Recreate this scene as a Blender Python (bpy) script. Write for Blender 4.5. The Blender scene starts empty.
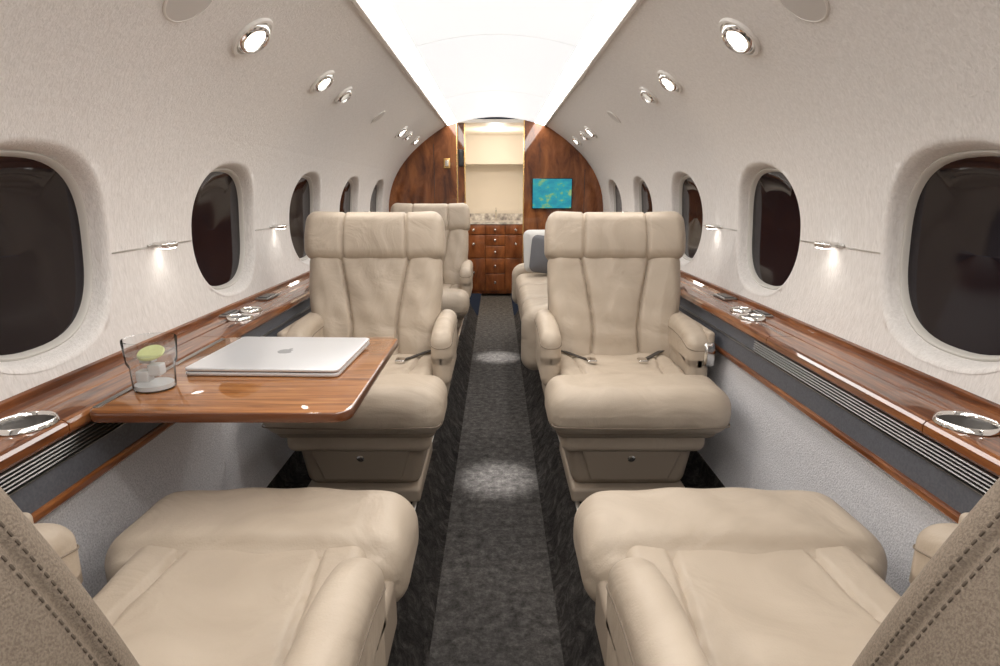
import bpy, bmesh, math, random
import numpy as np
from mathutils import Vector, Matrix, Euler
random.seed(3)
H = 1.15      # camera height above the aisle floor
FL = 0.12     # raised seat floor above aisle floor
S = bpy.context.scene
try:
    S.view_settings.view_transform = 'Standard'
    S.view_settings.look = 'None'
except Exception as e:
    print(e)

# ------------------------------------------------------------------ materials
def mat(name, col, rough=0.5, metal=0.0, coat=0.0, emis=None, estr=0.0, spec=0.5):
    m = bpy.data.materials.new(name); m.use_nodes = True
    b = m.node_tree.nodes['Principled BSDF']
    b.inputs['Base Color'].default_value = (*col, 1)
    b.inputs['Roughness'].default_value = rough
    b.inputs['Metallic'].default_value = metal
    b.inputs['Coat Weight'].default_value = coat
    b.inputs['Coat Roughness'].default_value = 0.03
    b.inputs['Specular IOR Level'].default_value = spec
    if emis:
        b.inputs['Emission Color'].default_value = (*emis, 1)
        b.inputs['Emission Strength'].default_value = estr
    return m

def add_noise(m, scale, mscale=(1,1,1), detail=4, cols=None, stops=(0.3,0.7), bump=0.0, bdist=0.01, dist=0.0, rot=(0,0,0), rough=0.5):
    nt = m.node_tree; N = nt.nodes; L = nt.links
    b = N['Principled BSDF']
    tc = N.new('ShaderNodeTexCoord'); mp = N.new('ShaderNodeMapping')
    mp.inputs['Scale'].default_value = mscale
    mp.inputs['Rotation'].default_value = rot
    L.new(tc.outputs['Object'], mp.inputs['Vector'])
    n = N.new('ShaderNodeTexNoise'); n.inputs['Scale'].default_value = scale
    n.inputs['Detail'].default_value = detail; n.inputs['Distortion'].default_value = dist
    n.inputs['Roughness'].default_value = rough
    L.new(mp.outputs[0], n.inputs['Vector'])
    if cols:
        r = N.new('ShaderNodeValToRGB')
        e = r.color_ramp.elements
        e[0].position = stops[0]; e[0].color = (*cols[0], 1)
        e[1].position = stops[-1]; e[1].color = (*cols[-1], 1)
        for s, c in list(zip(stops, cols))[1:-1]:
            x = e.new(s); x.color = (*c, 1)
        L.new(n.outputs['Fac'], r.inputs['Fac'])
        L.new(r.outputs['Color'], b.inputs['Base Color'])
    if bump:
        bp = N.new('ShaderNodeBump'); bp.inputs['Strength'].default_value = bump
        bp.inputs['Distance'].default_value = bdist
        L.new(n.outputs['Fac'], bp.inputs['Height'])
        if b.inputs['Normal'].is_linked:
            src = b.inputs['Normal'].links[0].from_socket
            L.new(src, bp.inputs['Normal'])
        L.new(bp.outputs[0], b.inputs['Normal'])
    return m

M = {}
M['leather'] = mat('leather_beige', (.53,.435,.335), .48, spec=.42)
add_noise(M['leather'], 6, cols=[(.455,.38,.300),(.52,.44,.352)], bump=.28, bdist=.03, detail=3, dist=1.5)
add_noise(M['leather'], 300, bump=.22, bdist=.002, detail=2)
M['leather2'] = mat('leather_trim', (.34,.28,.22), .55, spec=.4)
add_noise(M['leather2'], 260, bump=.15, bdist=.002)
M['shell'] = mat('leather_shell', (.36,.30,.235), .6, spec=.3)
add_noise(M['shell'], 520, cols=[(.225,.18,.14),(.32,.262,.205)], stops=(.35,.62), bump=.4, bdist=.002, detail=2)
M['thread'] = mat('stitch_thread', (.13,.10,.075), .8)
M['seam'] = mat('leather_seam', (.24,.195,.15), .7)
M['fabric'] = mat('wall_fabric', (.76,.73,.70), .85, spec=.25)
add_noise(M['fabric'], 150, mscale=(1,1,.20), detail=4, cols=[(.69,.66,.63),(.84,.81,.785)], stops=(.25,.7), bump=.42, bdist=.005, dist=1.0)
M['plastic'] = mat('cream_plastic', (.76,.73,.69), .45)
M['grille'] = mat('speaker_cloth', (.60,.57,.54), .7)
M['frame'] = mat('window_frame_plastic', (.56,.54,.50), .4)
M['lower'] = mat('lower_wall_fabric', (.72,.72,.76), .9, spec=.2)
add_noise(M['lower'], 260, cols=[(.58,.58,.61),(.84,.84,.87)], stops=(.3,.7), bump=.6, bdist=.006)
def wood(name, c0, c1, c2, ms, coat=1.0, scale=3.5):
    m = mat(name, c1, .45, coat=coat, spec=.2)
    add_noise(m, scale, mscale=ms, detail=8, cols=[c0, c1, c2], stops=(.34,.5,.68), dist=.6, rough=.65)
    return m
M['wood'] = wood('lacquered_walnut', (.070,.019,.005), (.195,.060,.016), (.36,.14,.042), (14,1.0,14))
M['woodtable'] = wood('lacquered_table_wood', (.19,.062,.013), (.35,.130,.030), (.50,.225,.068), (1.2,18,18))
M['wooddark'] = wood('bulkhead_mahogany', (.070,.019,.006), (.19,.058,.015), (.32,.115,.034), (4,4,1.2), scale=2.5)
M['woodedge'] = mat('wood_edge', (.12,.036,.010), .3, coat=.8)
M['woodgalley'] = wood('galley_wood', (.10,.029,.008), (.20,.062,.017), (.29,.10,.03), (4,4,1.2), scale=2.5)
M['alu'] = mat('brushed_aluminium', (.62,.61,.59), .3, 1.0)
M['aludull'] = mat('satin_aluminium', (.36,.35,.34), .4, 1.0)
M['cupshade'] = mat('cup_well_shade', (.13,.12,.11), .35, 1.0)  # metal darkened to paint in the shade of a deep cup; the well is shallow
M['chrome'] = mat('chrome', (.8,.79,.77), .12, 1.0)
M['gold'] = mat('brass', (.75,.5,.2), .25, 1.0)
M['blackgap'] = mat('black_gap', (.01,.01,.01), .6)
M['black'] = mat('black_plastic', (.015,.015,.017), .25)
M['greypanel'] = mat('grey_leather_panel', (.10,.105,.12), .6)
add_noise(M['greypanel'], 200, cols=[(.080,.085,.100),(.12,.125,.145)], bump=.1, bdist=.002)
M['carpet'] = mat('aisle_carpet', (.06,.055,.052), .95, spec=.2)
add_noise(M['carpet'], 30, detail=9, cols=[(.036,.033,.032),(.100,.093,.088),(.22,.205,.195)], stops=(.36,.5,.66), bump=.9, bdist=.02, rough=.85)
M['carpet2'] = mat('border_carpet', (.03,.028,.027), .97, spec=.2)
add_noise(M['carpet2'], 18, detail=9, cols=[(.016,.014,.014),(.050,.045,.042),(.16,.145,.135)], stops=(.38,.51,.68), bump=1.0, bdist=.03, rough=.85, dist=.8)
M['glassdark'] = mat('night_window_glass', (.010,.007,.010), .07, spec=.35)
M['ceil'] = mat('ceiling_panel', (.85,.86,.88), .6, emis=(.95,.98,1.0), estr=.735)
M['cove'] = mat('cove_light_lens', (.9,.9,.9), .5, emis=(1.0,.965,.925), estr=10.8)
M['bulb'] = mat('lamp_bulb', (1,1,1), .5, emis=(1,.95,.86), estr=14)
M['washbulb'] = mat('wash_bulb', (1,1,1), .5, emis=(1,.95,.88), estr=8)
M['bulboff'] = mat('lamp_lens', (.7,.68,.62), .15, emis=(1,.95,.86), estr=.4)
M['laptop'] = mat('laptop_aluminium', (.78,.79,.81), .38, .45)
M['logo'] = mat('laptop_emblem', (.40,.41,.43), .3, .4)
M['cream'] = mat('cream_laminate', (.82,.76,.67), .5)
M['stone'] = mat('galley_stone', (.4,.38,.36), .3)
add_noise(M['stone'], 18, detail=6, cols=[(.25,.23,.22),(.5,.47,.44),(.8,.77,.72)], stops=(.35,.5,.65))
M['pillow'] = mat('pillow_grey', (.12,.12,.13), .9)
M['pillow2'] = mat('pillow_white', (.58,.57,.55), .9)
M['strap'] = mat('belt_webbing', (.05,.042,.035), .8)
M['lime'] = mat('lime_slice', (.66,.70,.34), .4)
M['ice'] = mat('ice', (.72,.74,.75), .12)
def clear(name, tint, fac=.06):
    m = bpy.data.materials.new(name); m.use_nodes = True
    nt = m.node_tree; nt.nodes.clear()
    o = nt.nodes.new('ShaderNodeOutputMaterial'); mx = nt.nodes.new('ShaderNodeMixShader')
    t = nt.nodes.new('ShaderNodeBsdfTransparent'); t.inputs[0].default_value = (*tint,1)
    gg = nt.nodes.new('ShaderNodeBsdfGlossy'); gg.inputs['Roughness'].default_value = .10
    lw_ = nt.nodes.new('ShaderNodeLayerWeight'); lw_.inputs['Blend'].default_value = .07
    ma = nt.nodes.new('ShaderNodeMath'); ma.operation = 'ADD'; ma.inputs[1].default_value = fac; ma.use_clamp = True
    nt.links.new(lw_.outputs['Fresnel'], ma.inputs[0]); nt.links.new(ma.outputs[0], mx.inputs[0])
    nt.links.new(t.outputs[0], mx.inputs[1]); nt.links.new(gg.outputs[0], mx.inputs[2]); nt.links.new(mx.outputs[0], o.inputs[0])
    return m
M['glass'] = clear('tumbler_glass', (.93,.945,.95), .09)
M['water'] = clear('water', (.92,.94,.94), .15)
# map screen
sm = mat('map_display', (0,0,0), .2, emis=(.1,.6,.6), estr=.8)
nt = sm.node_tree; N = nt.nodes; L = nt.links
tc = N.new('ShaderNodeTexCoord'); mp = N.new('ShaderNodeMapping'); mp.inputs['Scale'].default_value = (9,9,14)
nn = N.new('ShaderNodeTexNoise'); nn.inputs['Scale'].default_value = 1.0; nn.inputs['Detail'].default_value = 6; nn.inputs['Roughness'].default_value=.65
r = N.new('ShaderNodeValToRGB'); e = r.color_ramp.elements
e[0].position = .40; e[0].color = (.02,.30,.42,1); e[1].position = .54; e[1].color = (.03,.42,.48,1)
x = e.new(.56); x.color = (.10,.45,.30,1); x = e.new(.64); x.color = (.36,.55,.25,1)
L.new(tc.outputs['Object'], mp.inputs[0]); L.new(mp.outputs[0], nn.inputs[0]); L.new(nn.outputs['Fac'], r.inputs[0])
L.new(r.outputs[0], N['Principled BSDF'].inputs['Emission Color'])
M['map'] = sm

# ------------------------------------------------------------------ mesh helpers
def obj(name, verts, faces, m, parent=None, smooth=True, ang=35, fm=None, loc=None):
    me = bpy.data.meshes.new(name)
    me.from_pydata([tuple(v) for v in verts], [], faces)
    for mm in (m if isinstance(m, (list, tuple)) else [m]):
        me.materials.append(M[mm])
    if fm:
        for p, i in zip(me.polygons, fm): p.material_index = i
    me.validate()
    bm = bmesh.new(); bm.from_mesh(me)
    bmesh.ops.remove_doubles(bm, verts=bm.verts, dist=1e-5)
    bmesh.ops.recalc_face_normals(bm, faces=bm.faces)
    bm.to_mesh(me); bm.free()
    if smooth:
        me.shade_smooth()
        me.set_sharp_from_angle(angle=math.radians(ang))
    o = bpy.data.objects.new(name, me)
    S.collection.objects.link(o)
    if parent: o.parent = parent
    if loc: o.location = loc
    return o

def empty(name, loc=(0,0,0), rot=(0,0,0)):
    o = bpy.data.objects.new(name, None); o.empty_display_size = .1
    o.location = loc; o.rotation_euler = rot
    S.collection.objects.link(o); return o

def coords(h, r, k, m):
    r = min(r, h*.999)
    mid = list(np.linspace(-(h-r), h-r, m+1))
    hi = [h-r + r*math.tan(math.radians(45)*i/k) for i in range(1, k+1)]
    return [-q for q in reversed(hi)] + mid + hi

def rbox_geo(c, h, r, m=(4,4,4), k=4, f=None):
    hx,hy,hz = h
    r = min(r, hx*.999, hy*.999, hz*.999)
    C = [coords(hx,r,k,m[0]), coords(hy,r,k,m[1]), coords(hz,r,k,m[2])]
    idx = {}; V = []; F = []
    def vid(i,j,l):
        key = (i,j,l)
        if key in idx: return idx[key]
        p = Vector((C[0][i], C[1][j], C[2][l]))
        inn = Vector((max(-(hx-r),min(hx-r,p.x)), max(-(hy-r),min(hy-r,p.y)), max(-(hz-r),min(hz-r,p.z))))
        d = p-inn
        q = inn + d.normalized()*r if d.length > 0 else p
        if f: q = Vector(f(q.x, q.y, q.z))
        idx[key] = len(V); V.append(q + Vector(c)); return idx[key]
    n = [len(a) for a in C]
    for a in range(3):
        b, d = (a+1)%3, (a+2)%3
        for side in (0, n[a]-1):
            for i in range(n[b]-1):
                for j in range(n[d]-1):
                    q = []
                    for (ii,jj) in ((i,j),(i+1,j),(i+1,j+1),(i,j+1)):
                        t = [0,0,0]; t[a]=side; t[b]=ii; t[d]=jj
                        q.append(vid(*t))
                    F.append(q if side else q[::-1])
    return V, F

def rbox(name, c, h, r, mt, parent=None, m=(4,4,4), k=4, f=None, post=None):
    V, F = rbox_geo(c, h, r, m, k, f)
    if post: V = [Vector(post(v)) for v in V]
    return obj(name, V, F, mt, parent, ang=60)

def prism(name, pts, a, b, mt, parent=None, axis='y', smooth=False):
    def P(p, t):
        return {'y': (p[0], t, p[1]), 'z': (p[0], p[1], t), 'x': (t, p[0], p[1])}[axis]
    n = len(pts)
    V = [P(p,a) for p in pts] + [P(p,b) for p in pts]
    F = [list(range(n))[::-1], [n+i for i in range(n)]]
    for i in range(n):
        j = (i+1)%n
        F.append([i, j, n+j, n+i])
    return obj(name, V, F, mt, parent, smooth=smooth, ang=30)

def lathe_geo(prof, seg=32, mtx=None):
    V = []; F = []
    for (r,z) in prof:
        for i in range(seg):
            a = 2*math.pi*i/seg
            v = Vector((r*math.cos(a), r*math.sin(a), z))
            V.append(mtx @ v if mtx else v)
    for k in range(len(prof)-1):
        for i in range(seg):
            j = (i+1)%seg
            F.append([k*seg+i, k*seg+j, (k+1)*seg+j, (k+1)*seg+i])
    return V, F
def lathe(name, prof, mt, parent=None, seg=32, mtx=None):
    V, F = lathe_geo(prof, seg, mtx)
    return obj(name, V, F, mt, parent, ang=40)

def tube(name, pts, r, mt, parent=None, seg=6, flat=None):
    V = []; F = []
    pts = [Vector(p) for p in pts]
    for i, p in enumerate(pts):
        t = (pts[min(i+1,len(pts)-1)] - pts[max(i-1,0)]).normalized()
        up = Vector((0,0,1)) if abs(t.z) < .9 else Vector((1,0,0))
        a = t.cross(up).normalized(); b = a.cross(t)
        ra, rb = (r, r) if flat is None else (r, flat)
        for s in range(seg):
            an = 2*math.pi*(s+.5)/seg
            V.append(p + a*ra*math.cos(an) + b*rb*math.sin(an))
    for i in range(len(pts)-1):
        for s in range(seg):
            u = (s+1)%seg
            F.append([i*seg+s, i*seg+u, (i+1)*seg+u, (i+1)*seg+s])
    F.append(list(range(seg))); F.append([(len(pts)-1)*seg+s for s in range(seg)][::-1])
    return obj(name, V, F, mt, parent, ang=50)

def join_geo(parts):
    V = []; F = []
    for v, f in parts:
        o = len(V); V += list(v); F += [[i+o for i in q] for q in f]
    return V, F

def Zr(z): return z + H      # eye-relative height -> world

# ------------------------------------------------------------------ fuselage profile
pz = np.array([-.42,-.30,-.17,-.05,.05,.15,.25,.35,.416,.50,.575])
px = np.array([.952,.972,.980,.970,.944,.900,.835,.745,.668,.560,.440])
cf = np.polyfit(pz, px, 5)
def XW(z): return float(np.polyval(cf, z))
Y0, Y1 = -1.3, 5.6
WP = .935
WC = [1.27 + WP*i for i in range(-1, 5)]
WZ = -.132
OA, OB = .252, .229
NEXP = 2.4
ZB, ZT = -.43, .17
def se(th, a, b):
    c, s = math.cos(th), math.sin(th)
    return (math.copysign(abs(c)**(2/NEXP), c)*a, math.copysign(abs(s)**(2/NEXP), s)*b)

def build_wall(name, sg):
    parts = []
    def grid(ys, zs):
        V = []; F = []
        for y in ys:
            for z in zs: V.append((sg*XW(z), y, Zr(z)))
        n = len(zs)
        for i in range(len(ys)-1):
            for j in range(n-1):
                F.append([i*n+j, (i+1)*n+j, (i+1)*n+j+1, i*n+j+1])
        return V, F
    parts.append(grid(np.linspace(Y0, Y1, 30), np.linspace(ZT, .575, 14)))
    ya, yb = WC[0]-WP/2, WC[-1]+WP/2
    parts.append(grid(np.linspace(Y0, ya, 5), np.linspace(ZB, ZT, 16)))
    parts.append(grid(np.linspace(yb, Y1, 3), np.linspace(ZB, ZT, 16)))
    N = 80
    for c in WC:
        V = []; F = []
        hw = WP/2; top = ZT-WZ; bot = ZB-WZ
        ths = [2*math.pi*i/N for i in range(N)]
        outer = []
        for th in ths:
            dx, dz = math.cos(th), math.sin(th)
            t = 1e9
            if abs(dx) > 1e-9: t = min(t, hw/abs(dx))
            if dz > 1e-9: t = min(t, top/dz)
            if dz < -1e-9: t = min(t, bot/dz)
            outer.append([dx*t, dz*t])
        for cx, cz in ((hw,top),(-hw,top),(-hw,bot),(hw,bot)):
            i = min(range(N), key=lambda k: (outer[k][0]-cx)**2+(outer[k][1]-cz)**2)
            outer[i] = [cx, cz]
        rings = []
        for t in (1, .8, .6, .42, .28, .17, .08):
            rings.append([((1-t)*se(th,OA,OB)[0]+t*o[0], (1-t)*se(th,OA,OB)[1]+t*o[1], 0) for th, o in zip(ths, outer)])
        for (d, dx) in ((-.010,-.0015),(-.004,-.001),(0,.002),(.005,.008),(.009,.017),(.013,.030),(.016,.044),(.018,.058)):
            rings.append([(*se(th, OA-d, OB-d), dx) for th in ths])
        for rg in rings:
            for (yy, zz, dx) in rg:
                V.append((sg*(XW(WZ+zz)+dx), c+yy, Zr(WZ+zz)))
        for k in range(len(rings)-1):
            for i in range(N):
                j = (i+1)%N
                F.append([k*N+i, k*N+j, (k+1)*N+j, (k+1)*N+i])
        parts.append((V, F))
    V, F = join_geo(parts)
    return obj(name, V, F, 'fabric', ang=70)
build_wall('wall_left', -1); build_wall('wall_right', 1)

k = 0
for sg in (-1, 1):
    for c in WC:
        k += 1
        N = 64; V = []; F = []; fm = []
        ths = [2*math.pi*i/N for i in range(N)]
        R = [(.014,.052,0),(.0145,.034,0),(.019,.031,0),(.024,.034,0),(.026,.044,0),(.027,.046,1),(.10,.048,1),(.17,.049,1),(.2285,.050,1)]
        for (d, dx, _) in R:
            for th in ths:
                yy, zz = se(th, max(OA-d, .0005), max(OB-d, .0005))
                V.append((sg*(XW(WZ+zz)+dx), c+yy, Zr(WZ+zz)))
        for q in range(len(R)-1):
            for i in range(N):
                j = (i+1)%N
                F.append([q*N+i, q*N+j, (q+1)*N+j, (q+1)*N+i]); fm.append(R[q][2])
        obj('window_%d' % k, V, F, ['frame','glassdark'], ang=50, fm=fm)

# pinstripe trim between the windows and small wash lights
for sg, nm in ((-1,'left'),(1,'right')):
    par = empty('trim_1' if sg < 0 else 'trim_2')
    z = -.152
    for i in range(len(WC)-1):
        a, b = WC[i]+OA+.012, WC[i+1]-OA-.012
        tube('pinstripe_%d' % i, [(sg*(XW(z)-.001), a, Zr(z)), (sg*(XW(z)-.001), b, Zr(z))], .0022, 'alu', par)
    tube('pinstripe_end', [(sg*(XW(z)-.001), WC[-1]+OA+.012, Zr(z)), (sg*(XW(z)-.001), Y1, Zr(z))], .0022, 'alu', par)
    for i in range(len(WC)-1):
        y = (WC[i]+WC[i+1])/2+.01
        L_ = empty('wall_wash_light')
        xw = XW(z)
        rbox('lamp_body', (sg*(xw-.024), y, Zr(z)+.004), (.026,.036,.009), .0085, 'chrome', L_, f=lambda X,Y,Z: (X, Y*(1.0-.25*(abs(X)/.02)), Z))
        rbox('lamp_spine', (sg*(xw-.004), y, Zr(z)+.004), (.004,.055,.004), .003, 'alu', L_)
        rbox('lamp_lens', (sg*(xw-.028), y, Zr(z)-.0055), (.016,.020,.0018), .0015, 'washbulb', L_)
        ld = bpy.data.lights.new('wash', 'SPOT'); ld.energy = .12; ld.color = (1,.95,.88); ld.spot_size = 2.6; ld.spot_blend = 1; ld.shadow_soft_size = .012
        lo = bpy.data.objects.new('wash', ld); S.collection.objects.link(lo); lo.parent = L_
        lo.location = (sg*(xw-.035), y, Zr(z)-.015)

# ------------------------------------------------------------------ ceiling
def cz(x): return .648 - .37*abs(x)**1.9
par = empty('ceiling')
xs = np.linspace(-.345, .345, 25)
def strip(name, xs, zf, mt, parent):
    V = []; F = []; n = len(xs)
    for y in (Y0, Y1+.02):
        for x_ in xs: V.append((x_, y, Zr(zf(x_))))
    for i in range(n-1): F.append([i, i+1, n+i+1, n+i])
    return obj(name, V, F, mt, parent, ang=60)
strip('ceiling_panel', xs, cz, 'ceil', par)
for s_ in (-1, 1):
    strip('cove_lens_%s' % ('l' if s_<0 else 'r'), [s_*q for q in np.linspace(.345,.428,6)], cz, 'cove', par)
    prism('cove_lip_%s' % ('l' if s_<0 else 'r'), [(s_*.421,Zr(.585)),(s_*.427,Zr(.568)),(s_*.436,Zr(.564)),(s_*.452,Zr(.572)),(s_*.44,Zr(.60))], Y0, Y1, 'plastic', par)
for yj in (1.25, 2.75, 4.2):
    pts = [(x_, yj, Zr(cz(x_))-.0003) for x_ in xs]
    tube('panel_joint', pts, .0006, 'plastic', par, seg=4)

# ------------------------------------------------------------------ overhead lamps + speakers
def on_slope(sg, z0, y, lift=0):
    x0 = XW(z0); dxdz = (XW(z0+.01)-XW(z0-.01))/.02
    t = Vector((sg*dxdz, 0, 1)).normalized()
    yv = Vector((0,1,0))
    n = t.cross(yv).normalized()
    if n.x*sg > 0: n = -n
    xv = yv.cross(n).normalized()
    R = Matrix((xv, yv, n)).transposed().to_4x4()
    return Matrix.Translation(Vector((sg*x0, y, Zr(z0))) + n*lift) @ R
for sg in (-1, 1):
    for (y, rad, lit) in ((.55,.062,True),(1.79,.070,False),(2.47,.060,True),(2.80,.050,False),(4.45,.058,True),(4.75,.048,False),(5.2,.05,True)):
        e_ = empty('reading_light'); e_.matrix_world = on_slope(sg, .416, y)
        R_ = rad
        lathe('bezel', [(R_,-.001),(R_,.004),(R_*.97,.009),(R_*.86,.010),(R_*.80,.006),(R_*.78,-.001)], 'plastic', e_)
        mt_ = Matrix.Translation((0,0,.004)) @ Matrix.Rotation(math.radians(12), 4, 'X')
        lathe('eyeball', [(R_*.78,-.004),(R_*.74,.006),(R_*.62,.014),(R_*.52,.016),(R_*.46,.012),(R_*.44,.004)], 'chrome', e_, mtx=mt_)
        on = lit or rad > .06
        lathe('lens', [(R_*.44,.005),(R_*.25,.009),(.0003,.010)], 'bulb' if on else 'bulboff', e_, mtx=mt_)
        if on:
            ld = bpy.data.lights.new('beam', 'SPOT'); ld.energy = 8; ld.color = (1,.92,.82); ld.spot_size = math.radians(95); ld.spot_blend = .7; ld.shadow_soft_size = .02
            lo = bpy.data.objects.new('beam', ld); S.collection.objects.link(lo); lo.parent = e_
            lo.location = (0,0,.03); lo.rotation_euler = (math.pi, 0, 0)
    for (y, rad) in ((1.45,.072),(3.6,.05)):
        e_ = empty('speaker_grille'); e_.matrix_world = on_slope(sg, .416, y)
        lathe('rim', [(rad,-.001),(rad,.003),(rad*.96,.005),(rad*.92,.005),(rad*.91,.003)], 'plastic', e_)
        lathe('mesh_cover', [(rad*.915,.004),(rad*.5,.005),(.0003,.0055)], 'grille', e_)

# ------------------------------------------------------------------ side ledges
for sg in (-1, 1):
    P = empty('side_ledge')
    def pr(name, pts, a, b, mt):
        return prism(name, [(sg*x_, Zr(z_)) for x_, z_ in pts], a, b, mt, P)
    zt = -.410
    ye = Y1-.001
    pr('top_outer', [(.960,zt+.002),(.878,zt-.002),(.875,zt-.006),(.875,zt-.03),(.960,zt-.03)], Y0, ye, 'wood')
    pr('gap', [(.876,zt-.010),(.868,zt-.010),(.868,zt-.03),(.876,zt-.03)], Y0, ye, 'blackgap')
    ys = [Y0, -.30, .35, 1.04, 1.70, 2.36, 3.02, 3.68, 4.34, 5.0, ye]
    for i in range(len(ys)-1):
        pr('lid_%d' % i, [(.869,zt-.03),(.869,zt-.003),(.866,zt),(.800,zt+.001),(.793,zt-.002),(.789,zt-.008),(.789,zt-.022),(.793,zt-.028),(.80,zt-.03)], ys[i]+.0015, ys[i+1]-.0015, 'wood')
    pr('bead', [(.957,zt+.001),(.957,zt+.016),(.951,zt+.019),(.943,zt+.016),(.941,zt-.001)], Y0, ye, 'wood')
    pr('core', [(.96,zt-.029),(.80,zt-.029),(.80,-.553),(.96,-.553)], Y0, ye, 'greypanel')
    for q in range(5):
        z1 = zt-.031-.0072*q
        pr('vent_slat_%d' % q, [(.802,z1),(.790,z1-.0010),(.788,z1-.0025),(.790,z1-.0042),(.802,z1-.0052)], -.9, 1.78, 'aludull')
    pr('vent_back', [(.801,zt-.03),(.7985,zt-.03),(.7985,zt-.066),(.801,zt-.066)], -.9, 1.78, 'blackgap')
    pr('vent_frame', [(.802,zt-.067),(.789,zt-.068),(.789,zt-.070),(.802,zt-.071)], Y0, ye, 'aludull')
    pr('grey_panel', [(.802,zt-.070),(.793,zt-.071),(.791,-.533),(.802,-.533)], Y0, ye, 'greypanel')
    pr('lower_rail', [(.805,-.532),(.786,-.533),(.783,-.537),(.783,-.547),(.787,-.5525),(.805,-.5525)], Y0, ye, 'wood')
    cups = [(.848,1.015,.050),(.850,1.95,.042),(.865,2.08,.036),(.85,3.9,.038),(.85,-.1,.05)]
    for (cx, cy, cr) in cups:
        lathe('cup_ring', [(cr*.86,-.01),(cr*.88,.006),(cr*.93,.009),(cr*.98,.007),(cr*1.02,.0)], 'chrome', P, mtx=Matrix.Translation((sg*cx, cy, Zr(zt)+.002)))
        lathe('cup_well', [(cr*.88,.0035),(cr*.78,.0025),(cr*.3,.0022),(.0003,.002)], 'cupshade', P, mtx=Matrix.Translation((sg*cx, cy, Zr(zt)+.001)))
    for (cx, cy, lx, ly) in ((.912,2.36,.026,.06),(.915,2.02,.016,.05)):
        rbox('control_plate', (sg*cx, cy, Zr(zt)+.003), (lx,ly,.005), .004, 'aludull', P)
        rbox('control_keys', (sg*cx, cy, Zr(zt)+.007), (lx*.7,ly*.8,.003), .002, 'black', P)

for sg, nm in ((-1,'wall_lower_left'),(1,'wall_lower_right')):
    prism(nm, [(sg*.805,Zr(-.5535)),(sg*.80,Zr(-.75)),(sg*.785,Zr(-.93)),(sg*.77,Zr(-1.032)),(sg*.97,Zr(-1.032)),(sg*.97,Zr(-.5535))], Y0, Y1-.001, 'lower')
    prism('baseboard_left' if sg<0 else 'baseboard_right', [(sg*.771,Zr(-1.03)),(sg*.760,Zr(-1.03)),(sg*.772,Zr(-.975)),(sg*.780,Zr(-.975))], Y0, Y1-.001, 'carpet2')

# ------------------------------------------------------------------ floor
prism('floor', [(-.17,0),(.17,0),(.17,-.03),(-.17,-.03)], Y0, 7.2, 'carpet')
for sg, nm in ((-1,'left'),(1,'right')):
    pts = [(sg*.17,.002),(sg*.185,.012),(sg*.235,.10),(sg*.245,FL+.004),(sg*.262,FL+.006),(sg*.27,FL),(sg*.98,FL),(sg*.98,-.03),(sg*.17,-.03)]
    prism('floor_raised_'+nm, pts, Y0, Y1, 'carpet2', smooth=True)
    prism('trim_3' if sg<0 else 'trim_4', [(sg*.268,FL),(sg*.268,FL+.006),(sg*.272,FL+.0075),(sg*.279,FL+.0075),(sg*.283,FL+.006),(sg*.283,FL)], Y0, 4.9, 'alu')

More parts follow.
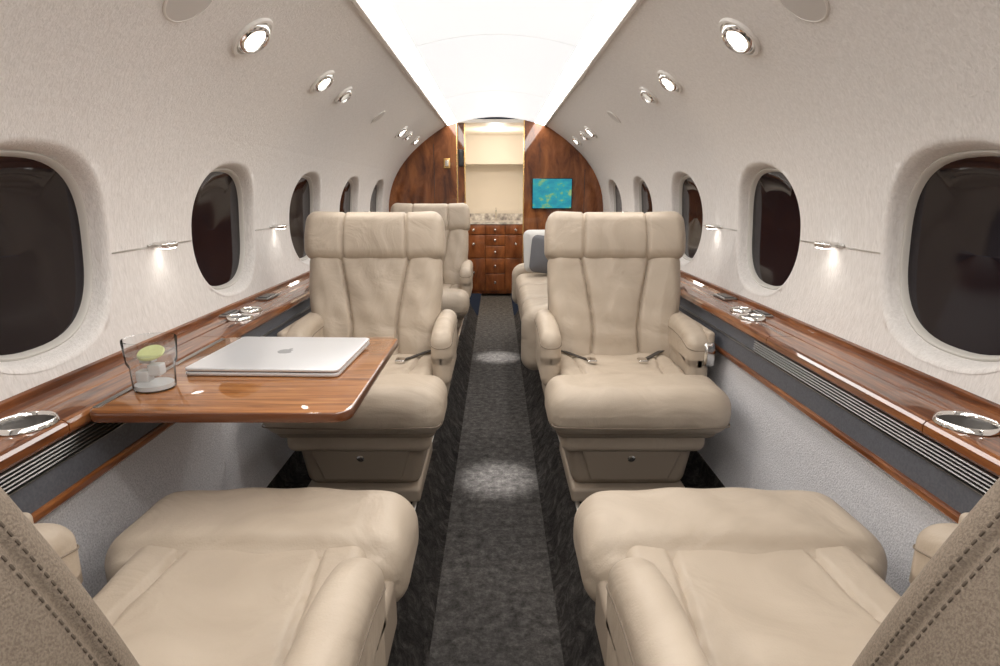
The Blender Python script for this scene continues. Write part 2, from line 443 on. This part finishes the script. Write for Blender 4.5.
# ------------------------------------------------------------------ seats
def gauss(d, w): return math.exp(-(d/w)**2)
def seat(loc, rz, out, hinge=.29, rec=14, armf=(.05,.02), hw=.275, backdx=0, belt=False, taper=0.0, bs=1.0, wrap=False, sx=1.0):
    """faces local -Y; out = +1/-1 local x side of the outboard arm; loc z = raised floor"""
    P = empty('cabin_seat', loc, (0,0,rz)); P.scale = (sx,1,1)
    rbox('base_plate', (0,.06,.028), (.195,.21,.026), .012, 'leather2', P)
    rbox('pedestal', (0,.07,.145), (.205,.20,.095), .035, 'leather2', P, f=lambda X,Y,Z: (X*(1+.08*(Z/.105)), Y*(1+.06*(Z/.105)), Z))
    rbox('pedestal_skirt', (0,.06,.235), (.238,.235,.042), .03, 'leather', P)
    rbox('pedestal_panel', (0,-.130,.135), (.15,.012,.062), .01, 'leather2', P, f=lambda X,Y,Z: (X*(1+.12*(Z/.06)), Y-.012*(Z/.06), Z))
    lathe('latch', [(.013,0),(.013,.006),(.009,.009),(.0003,.009)], 'chrome', P, mtx=Matrix.Translation((.0,-.142,.165)) @ Matrix.Rotation(math.radians(90),4,'X'))
    rbox('seat_pan', (0,.05,.285), (.258,.26,.028), .025, 'leather2', P)
    yl, yh = -.10, hinge+.06
    cy = (yl+yh)/2; hy = (yh-yl)/2
    def fc(X,Y,Z):
        if Z > 0:
            Z2 = Z - .012*max(0,1-(X/.20)**2)*min(1,(hy-abs(Y))/.06 if abs(Y)<hy else 0)
            Z2 -= .012*gauss(abs(X)-(.150+.025*(Y/hy)), .006)
            Z2 += .003*math.sin(X*37+Y*23)*gauss(Y,.2) + .003*math.sin(X*19-Y*51+1)*gauss(Y,.15)
            Z = Z2
        return (X,Y,Z)
    rbox('cushion', (0,cy,.355), (.222,hy,.064), .035, 'leather', P, m=(70,20,3), k=4, f=fc)
    def fr(X,Y,Z):
        t = X/.29
        Y2 = Y + .014*t*t
        Z2 = Z + .008*(1-t*t) - (.010*gauss(Y-.10,.01) if Z>0 else 0)
        if Y < 0: Y2 -= .010*(1-abs(Z)/.08)
        Z2 += .002*math.sin(X*45+Y*20)*(1 if Z>0 else 0)
        return (X,Y2,Z2)
    rbox('cushion_front_roll', (0,-.155,.355), (.288,.118,.078), .062, 'leather', P, m=(24,10,6), k=6, f=fr)
    ss = []
    for q in range(25):
        a = -1.45+2.9*q/24
        ss.append((.281*math.copysign(abs(math.sin(a))**.35,a), -.277+.014*min(1,abs(math.sin(a))**.35)**2+.055*(abs(a)/1.45)**8, .322))
    tube('roll_seam', ss, .0022, 'seam', P)
    for sd in (-1, 1):
        isout = (sd == out)
        f0 = armf[1] if isout else armf[0]
        b0 = hinge+.12
        cy_ = (f0+b0)/2; hy_ = (b0-f0)/2
        ht = .115; aw = .043 if isout else .038; ax_ = .262 if isout else .256
        def drop(t): return .035*(1-min(1,t*2.2))**2
        def fa(X,Y,Z, hy_=hy_):
            t = (Y+hy_)/(2*hy_)
            Z2 = Z - (drop(t) if Z > 0 else 0)
            return (X*(1 - .10*(1 if Z<0 else 0)),Y,Z2)
        rbox('armrest_'+('outboard' if isout else 'inboard'), (sd*ax_,cy_,.455), (aw,hy_,ht), .036, 'leather', P, m=(4,10,16), k=5, f=fa)
        pts = []
        zc = .066; rr = .033
        for q in range(8): pts.append((-aw-.0003, hy_-(2*hy_-rr)*q/7))
        for q in range(1,8):
            a = math.pi/2*q/8; pts.append((-aw+rr-rr*math.cos(a)-.0003, -hy_+rr-rr*math.sin(a)))
        pts += [(-x_, y_) for x_, y_ in reversed(pts)]
        tube('arm_seam', [(sd*ax_+x_, cy_+y_, .455+zc-drop((y_+hy_)/(2*hy_))*.9) for x_,y_ in pts], .0018, 'seam', P)
        rbox('side_panel_'+('outboard' if isout else 'inboard'), (sd*.245,.14,.31), (.022,.20,.055), .018, 'leather2', P)
        if isout:
            rbox('arm_handle', (sd*.292, f0+.014, .475), (.020,.014,.045), .012, 'chrome', P, f=lambda X,Y,Z: (X,Y-.012*(1-(Z/.045)**2),Z))
            rbox('arm_flap', (sd*.300, f0+.12, .50), (.013,.11,.055), .011, 'leather', P)
            tube('arm_piping', [(sd*.314, f0+.03, .54),(sd*.314, f0+.21,.54)], .003, 'seam', P)
    a = math.radians(rec)
    def lean(v):
        y_, z_ = v.y, v.z*bs
        x_ = v.x*(1-taper*max(0,(v.z-.22)/.38)**2.0)
        return (x_+backdx, hinge + y_*math.cos(a) + z_*math.sin(a), .37 - y_*math.sin(a) + z_*math.cos(a))
    hh = .225
    ws = .86 if wrap else 1.0
    def seamx(w_): return .074 + .066*max(0,w_)**1.5 + .03*(1-min(1,max(0,w_)*2.5))**1.5
    def fb(X,Y,Z):
        w_ = (Z+hh)/(2*hh)
        X2 = X*(.90 + .10*min(1,w_*1.5))
        Y2 = Y
        if Y < 0:
            ax = abs(X2)
            seam = seamx(w_)
            Y2 += .017*gauss(ax-seam,.006)
            if not wrap: Y2 -= .024*min(1,max(0,(ax-seam)/.08))*(1-.3*w_)
            Y2 -= .014*math.sin(math.pi*min(1,max(0,w_)))*max(0,1-(ax/max(seam,.02))**2)
            Y2 += .002*math.sin(X*60+Z*31) + .002*math.sin(Z*70+X*10)*(1-w_)
        return (X2*ws,Y2,Z)
    rbox('backrest', (0,.035 if not wrap else .045,.215), (.262,.06 if not wrap else .045,hh), .045, 'leather', P, m=(90,3,34), k=5, f=fb, post=lean)
    hz_ = .098
    def fh(X,Y,Z):
        Y2 = Y; ax = abs(X)
        if Y < 0:
            Y2 += .013*gauss(ax-.125,.006)
            if not wrap: Y2 -= .020*min(1,max(0,(ax-.13)/.12))
            Y2 -= .008*(1-(Z/hz_)**2)
        Z2 = Z - (.004*gauss(ax-.125,.006) if Z>0 else -.004*gauss(ax-.125,.006))
        return (X*(1-.03*max(0,Z/hz_))*ws,Y2,Z2)
    rbox('headrest', (0,.022 if not wrap else .048,.502 if not wrap else .462), (hw,.062 if not wrap else .050,hz_), .045, 'leather', P, m=(90,3,8), k=6, f=fh, post=lean)
    if not wrap:
        def fs(X,Y,Z):
            return (X*(1-.16*max(0,(Z-.05)/.24)**2.2), Y + (.018*(1-(X/.26)**2) if Y>0 else 0), Z)
        rbox('back_shell', (0,.098,.275), (.255,.034,.29), .033, 'shell', P, m=(20,2,20), k=5, f=fs, post=lean)
    else:
        # wrap-around rear shell with a stitched edge along its sides and top
        SX, SY, SZ, yc, zc = .250, .054, .295, .050, .280
        def fs(X,Y,Z):
            Y2 = Y
            if Y > 0: Y2 += .012*(1-(X/.26)**2)
            g_ = .0035*gauss(Y+.024,.003)
            X2, Z2 = X, Z
            if abs(X) > SX-.03: X2 = X - math.copysign(g_,X)
            if Z > SZ-.03: Z2 = Z - g_
            return (X2,Y2,Z2)
        rbox('back_shell', (0,yc,zc), (SX,SY,SZ), .022, 'shell', P, m=(24,44,40), k=5, f=fs, post=lean)
        G = []
        path = [(SX+.0002, z_) for z_ in np.arange(-.27, SZ-.03, .0078)] + [(x_, SZ+.0002) for x_ in np.arange(SX-.03, 0, -.0078)]
        for yo in (-.030,-.018):
            for sxx in (-1,1):
                for i in range(len(path)-1):
                    (x1,z1),(x2,z2) = path[i],path[i+1]
                    if abs(x1-x2) > .015: continue
                    p1 = Vector(lean(Vector((sxx*x1, yc+yo, zc+z1)))); p2 = Vector(lean(Vector((sxx*x2, yc+yo, zc+z2))))
                    d = (p2-p1).normalized(); mid = (p1+p2)/2
                    nrm = Vector((0, math.cos(a), -math.sin(a)))
                    s_ = d.cross(nrm).normalized()
                    V_,F_ = rbox_geo((0,0,0),(.0026,.0009,.0009),.0008,(1,1,1),1)
                    G.append(([mid + d*v.x + s_*v.y + nrm*v.z for v in V_],F_))
        V_,F_ = join_geo(G)
        obj('shell_stitching', V_, F_, 'thread', P)
    if belt:
        for sd in (-1,1):
            pts = [(sd*.205,hinge-.02,.43),(sd*.17,hinge-.05,.424),(sd*.13,hinge-.09,.418),(sd*.10,hinge-.12,.416)]
            tube('belt_strap_%d'%(sd+1), pts, .010, 'strap', P, seg=8, flat=.003)
            rbox('belt_buckle_%d'%(sd+1), (sd*.095,hinge-.135,.418), (.018,.022,.007), .005, 'chrome', P)
    return P

FZ = FL
seat((.452,2.0,FZ), 0, 1, belt=True, backdx=.018)
seat((-.452,2.0,FZ), 0, -1, belt=True, backdx=-.026)
seat((-.455,3.82,FZ), 0, -1)
near = dict(hinge=.40, rec=18, armf=(.14,.05), hw=.25, taper=.22, bs=1.0, wrap=True, sx=.955)
seat((.434,.895,FZ), math.pi, -1, backdx=-.075, **near)
seat((-.434,.895,FZ), math.pi, 1, backdx=.075, **near)

# ------------------------------------------------------------------ divan (right, side facing)
P = empty('divan', (0,0,0))
y0, y1 = 2.82, 4.75
rbox('plinth', (.52,(y0+y1)/2,FL+.10), (.24,(y1-y0)/2-.04,.10), .02, 'leather2', P)
for i in range(3):
    L3 = (y1-y0-.28)/3
    cy = y0+.14+L3*(i+.5)
    rbox('seat_cushion_%d'%i, (.45,cy,FL+.32), (.30,L3/2-.002,.10), .06, 'leather', P, m=(6,6,3), f=lambda X,Y,Z: (X,Y,Z+.012*(1-(X/.31)**2)*(Z>0)))
    rbox('back_cushion_%d'%i, (.69,cy,FL+.56), (.07,L3/2-.002,.18), .05, 'leather', P, m=(3,6,6))
for nm, yc in (('arm_near',y0+.07),('arm_far',y1-.07)):
    rbox(nm, (.445,yc,FL+.34), (.32,.072,.175), .065, 'leather', P, m=(8,3,6), k=6, f=lambda X,Y,Z: (X, Y, Z - (.05*max(0,-X/.32)**2 if Z>0 else 0)))
C = empty('throw_pillow', (.37,y1-.235,FL+.60), (math.radians(-14),math.radians(0),math.radians(6)))
rbox('pillow_face', (0,0,0), (.165,.05,.16), .05, 'pillow2', C, m=(8,3,8), f=lambda X,Y,Z: (X, Y*(1.1-.75*max(abs(X)/.165,abs(Z)/.16)**2.5), Z))
C2 = empty('throw_pillow', (.40,y1-.36,FL+.58), (math.radians(-20),math.radians(8),math.radians(4)))
rbox('pillow_face', (0,0,0), (.15,.045,.14), .045, 'pillow', C2, m=(8,3,8), f=lambda X,Y,Z: (X, Y*(1.1-.75*max(abs(X)/.15,abs(Z)/.14)**2.5), Z))

# ------------------------------------------------------------------ fold out table
def rrect(x0,x1,y0,y1,r,n=8):
    pts = []
    for (cx,cy,a0) in ((x1-r,y0+r,-90),(x1-r,y1-r,0),(x0+r,y1-r,90),(x0+r,y0+r,180)):
        for i in range(n+1):
            a_ = math.radians(a0+90*i/n); pts.append((cx+r*math.cos(a_), cy+r*math.sin(a_)))
    return pts
def slab(name, base, z0, z1, bev, mt, parent, side=None):
    lv = [(bev,z0),(bev*.3,z0+bev*.3),(0,z0+bev),(0,z1-bev),(bev*.3,z1-bev*.3),(bev,z1)]
    V=[];F=[];fm=[]; n=None
    for ins,z_ in lv:
        p = base(ins); n=len(p)
        V += [(a_,b_,z_) for a_,b_ in p]
    F.append(list(range(n))[::-1]); fm.append(0)
    for q in range(len(lv)-1):
        for i in range(n):
            j=(i+1)%n; F.append([q*n+i,q*n+j,(q+1)*n+j,(q+1)*n+i]); fm.append(1 if side else 0)
    F.append([(len(lv)-1)*n+i for i in range(n)]); fm.append(0)
    return obj(name, V, F, [mt,side] if side else mt, parent, ang=40, fm=fm)
T = empty('folding_table')
tz = Zr(-.408)
slab('table_top', lambda i: rrect(-.786+i,-.278-i,1.07+i,1.685-i,.035-i), tz-.020, tz, .004, 'woodtable', T, side='woodedge')
rbox('hinge_rail', (-.777,1.38,tz+.001), (.006,.28,.0015), .001, 'aludull', T)
rbox('support_beam', (-.66,1.365,tz-.033), (.11,.05,.013), .006, 'alu', T)
Lp = empty('laptop', (-.528,1.455,tz), (0,0,math.radians(-2.0)))
lw, lh = .178, .155
slab('base', lambda i: rrect(-lw+i,lw-i,-lh+i,lh-i,.014-i*.9), .001, .010, .0035, 'laptop', Lp)
slab('lid', lambda i: rrect(-lw+i,lw-i,-lh+i,lh-i,.014-i*.9), .0115, .019, .0035, 'laptop', Lp)
slab('lid_gap', lambda i: rrect(-lw+.004+i,lw-.004-i,-lh+.004+i,lh-.004-i,.012-i*.9), .0095, .0120, .0003, 'black', Lp)
def blob(t):
    r_ = .019*(1 - .13*math.exp(-((t-math.pi/2)/.35)**2) - .08*math.exp(-((t+math.pi/2)/.3)**2))
    return (r_*math.cos(t), r_*1.08*math.sin(t))
pts = []
for i in range(40):
    t = -math.pi+2*math.pi*i/40; x_,y_ = blob(t)
    d = math.hypot(x_-.024, y_-.003)
    if d < .011: x_ = .024 - math.sqrt(max(0,.011**2-(y_-.003)**2))
    pts.append((x_,y_))
prism('emblem', pts, .0188, .0194, 'logo', Lp, axis='z')
prism('emblem_leaf', [(.001,.021),(.004,.027),(.009,.030),(.008,.024),(.004,.021)], .0188, .0194, 'logo', Lp, axis='z')

# tumbler with drink
G_ = empty('water_tumbler', (-.728,1.222,tz+.0005))
V_, F_ = lathe_geo([(.0003,0),(.038,0),(.041,.003),(.0425,.012),(.044,.050),(.0485,.060),(.0525,.108),(.0515,.1098),(.0505,.108)], 48)
V2 = []
for v in V_:
    an = math.atan2(v.y, v.x); rr = math.hypot(v.x, v.y)
    if .004 < v.z < .052 and rr > .0408:
        s_ = 1 - .035*abs(math.cos(an*8))
        v = Vector((v.x*s_, v.y*s_, v.z))
    V2.append(v)
obj('glass', V2, F_, 'glass', G_, ang=40)
lathe('water', [(.0470,.078),(.02,.078),(.0003,.078)], 'water', G_, seg=48)
lathe('glass_base', [(.0375,.003),(.0375,.012),(.0003,.012)], 'ice', G_, seg=48)
lathe('lemon_slice', [(.0003,-.003),(.025,-.003),(.027,0),(.025,.003),(.0003,.003)], 'lime', G_, seg=24, mtx=Matrix.Translation((.006,-.010,.080)) @ Matrix.Rotation(math.radians(22),4,'X'))
for i,(ax_,ay_,az_) in enumerate(((-.014,.010,.066),(.014,-.010,.045),(-.010,-.014,.032))):
    rbox('ice_cube_%d'%i, (ax_,ay_,az_), (.013,.013,.012), .003, 'ice', G_)

# ------------------------------------------------------------------ forward bulkhead
def outline(sg, xin):
    pts = [(sg*xin, 0)]
    pts += [(sg*.98,0),(sg*.98,Zr(-.45))]
    for z_ in np.linspace(-.42,.57,26): pts.append((sg*(XW(z_)+.002),Zr(z_)))
    for x_ in np.linspace(.43,xin,8): pts.append((sg*x_, Zr(cz(x_))+.002))
    return pts
prism('wall_front_left', outline(-1,.354), Y1, Y1+.06, 'wooddark')
prism('wall_front_right', outline(1,.254), Y1, Y1+.06, 'wooddark')
prism('trim_5', [(-.354,0),(-.346,0),(-.346,Zr(.61)),(-.354,Zr(.61))], Y1-.008, Y1+.062, 'gold')
prism('trim_6', [(-.346,0),(-.285,0),(-.285,Zr(.61)),(-.346,Zr(.61))], Y1+.07, Y1+.10, 'wooddark')
prism('trim_7', [(-.287,0),(-.279,0),(-.279,Zr(.61)),(-.287,Zr(.61))], Y1+.06, Y1+.11, 'gold')
prism('trim_8', [(.246,0),(.254,0),(.254,Zr(.62)),(.246,Zr(.62))], Y1-.008, Y1+.062, 'gold')
for nm, xx in (('trim_9',-.56),('trim_10',.80)):
    prism(nm, [(xx,.2),(xx+.004,.2),(xx+.004,Zr(.42 if xx<0 else .2)),(xx,Zr(.42 if xx<0 else .2))], Y1-.002, Y1+.001, 'blackgap')
Sg = empty('exit_sign_box', (-.316,Y1+.04,Zr(.30)))
rbox('housing', (0,0,0), (.022,.012,.075), .006, 'black', Sg)
Mo = empty('wall_monitor', (.508,Y1-.012,Zr(-.014)))
rbox('bezel', (0,0,0), (.182,.011,.136), .006, 'black', Mo)
prism('screen', [(-.175,-.129),(.175,-.129),(.175,.129),(-.175,.129)], -.0125, -.0112, 'map', Mo)
Hd = empty('door_handle', (-.44,Y1-.009,Zr(.25)))
rbox('plate', (0,0,0), (.03,.008,.045), .006, 'gold', Hd)
rbox('pull', (0,-.010,0), (.016,.006,.028), .005, 'chrome', Hd)

# vestibule / galley
prism('wall_vestibule_left', [(-.42,0),(-.40,0),(-.40,Zr(.62)),(-.42,Zr(.62))], Y1+.06, 7.2, 'cream')
prism('wall_vestibule_right', [(.38,0),(.36,0),(.36,Zr(.62)),(.38,Zr(.62))], Y1+.06, 7.2, 'cream')
prism('wall_galley_back', [(-.42,0),(.38,0),(.38,Zr(.62)),(-.42,Zr(.62))], 7.18, 7.22, 'cream')
prism('ceiling_vestibule', [(-.42,Zr(.60)),(.38,Zr(.60)),(.38,Zr(.63)),(-.42,Zr(.63))], Y1+.02, 7.2, 'cream')
prism('soffit', [(-.40,Zr(.30)),(.36,Zr(.30)),(.36,Zr(.60)),(-.40,Zr(.60))], 6.85, 7.17, 'cream')
Gc = empty('galley_cabinet', (0,0,0))
xa, xb, yf = -.385, .345, 6.72
zt_ = Zr(-.345)
prism('carcass', [(xa,.03),(xb,.03),(xb,zt_),(xa,zt_)], yf+.012, 7.16, 'wooddark', Gc)
prism('countertop', [(xa,zt_),(xb,zt_),(xb,zt_+.025),(xa,zt_+.025)], yf-.01, 7.16, 'stone', Gc)
prism('backsplash', [(xa,zt_+.025),(xb,zt_+.025),(xb,zt_+.10),(xa,zt_+.10)], 7.13, 7.16, 'stone', Gc)
cells = []
c0, c1, c2, c3 = xa+.01, -.12, .10, xb-.01
zz = [.06, .26, .43, .57, .69, zt_-.01]
for (a_,b_) in ((c0,c1),(c1,c2),(c2,c3)):
    cells.append((a_,b_,zz[4],zz[5]))
cells += [(c1,c2,zz[3],zz[4]),(c1,c2,zz[2],zz[3]),(c1,c2,zz[1],zz[2]),(c1,c2,zz[0],zz[1])]
cells += [(c0,c1,zz[2],zz[4]),(c2,c3,zz[2],zz[4]),(c0,c1,zz[0],zz[2]),(c2,c3,zz[0],zz[2])]
for i,(a_,b_,p_,q_) in enumerate(cells):
    rbox('front_%d'%i, ((a_+b_)/2, yf, (p_+q_)/2), ((b_-a_)/2-.004,.012,(q_-p_)/2-.004), .004, 'woodgalley', Gc, k=2, m=(1,1,1))
    lathe('knob_%d'%i, [(.008,0),(.008,.008),(.016,.014),(.014,.022),(.0003,.024)], 'chrome', Gc, seg=16, mtx=Matrix.Translation(((a_+b_)/2,yf-.012,(p_+q_)/2+(.03 if q_-p_>.2 else 0))) @ Matrix.Rotation(math.radians(90),4,'X'))
Fa = empty('faucet', (0.0,6.98,zt_+.0265))
tube('spout', [(0,0,.002),(0,0,.10),(0,-.02,.13),(0,-.06,.14),(0,-.09,.12)], .008, 'chrome', Fa, seg=10)
lathe('foot', [(.018,0),(.018,.006),(.010,.010)], 'chrome', Fa)

prism('wall_rear', [(-1.02,0),(1.02,0),(1.02,Zr(.7)),(-1.02,Zr(.7))], Y0-.05, Y0+.001, 'fabric')

# ------------------------------------------------------------------ lights
def spot(name, loc, energy, size, blend, col=(1,.95,.88), rad=.03, rot=(0,0,0)):
    ld = bpy.data.lights.new(name, 'SPOT'); ld.energy = energy; ld.color = col
    ld.spot_size = math.radians(size); ld.spot_blend = blend; ld.shadow_soft_size = rad
    lo = bpy.data.objects.new(name, ld); S.collection.objects.link(lo); lo.location = loc; lo.rotation_euler = rot
    return lo
for i, y in enumerate((2.27, 4.14)):
    spot('aisle_pool_spot', (0.01, y, Zr(.63)), 360, 12.5, 1.0, (1,.97,.94))  # spots added to cast the aisle light pools; no ceiling fixture known here
spot('galley_downlight', (0,6.3,Zr(.585)), 20, 130, .8, (1,.90,.76))
ld = bpy.data.lights.new('vestibule_light','POINT'); ld.energy = 7.5; ld.color=(1,.91,.79); ld.shadow_soft_size=.05
lo = bpy.data.objects.new('vestibule_light', ld); S.collection.objects.link(lo); lo.location=(0,6.2,Zr(.45))

W = bpy.data.worlds.new('night'); S.world = W; W.use_nodes = True
W.node_tree.nodes['Background'].inputs[0].default_value = (.02,.022,.03,1)
W.node_tree.nodes['Background'].inputs[1].default_value = 1

# ------------------------------------------------------------------ camera
cd = bpy.data.cameras.new('camera'); co = bpy.data.objects.new('camera', cd); S.collection.objects.link(co)
co.location = (0,0,H); co.rotation_euler = (math.pi/2-math.atan(141/600), 0, 0)
cd.sensor_width = 36; cd.lens = 21.6; cd.shift_x = .004; cd.clip_start = .02
S.camera = co
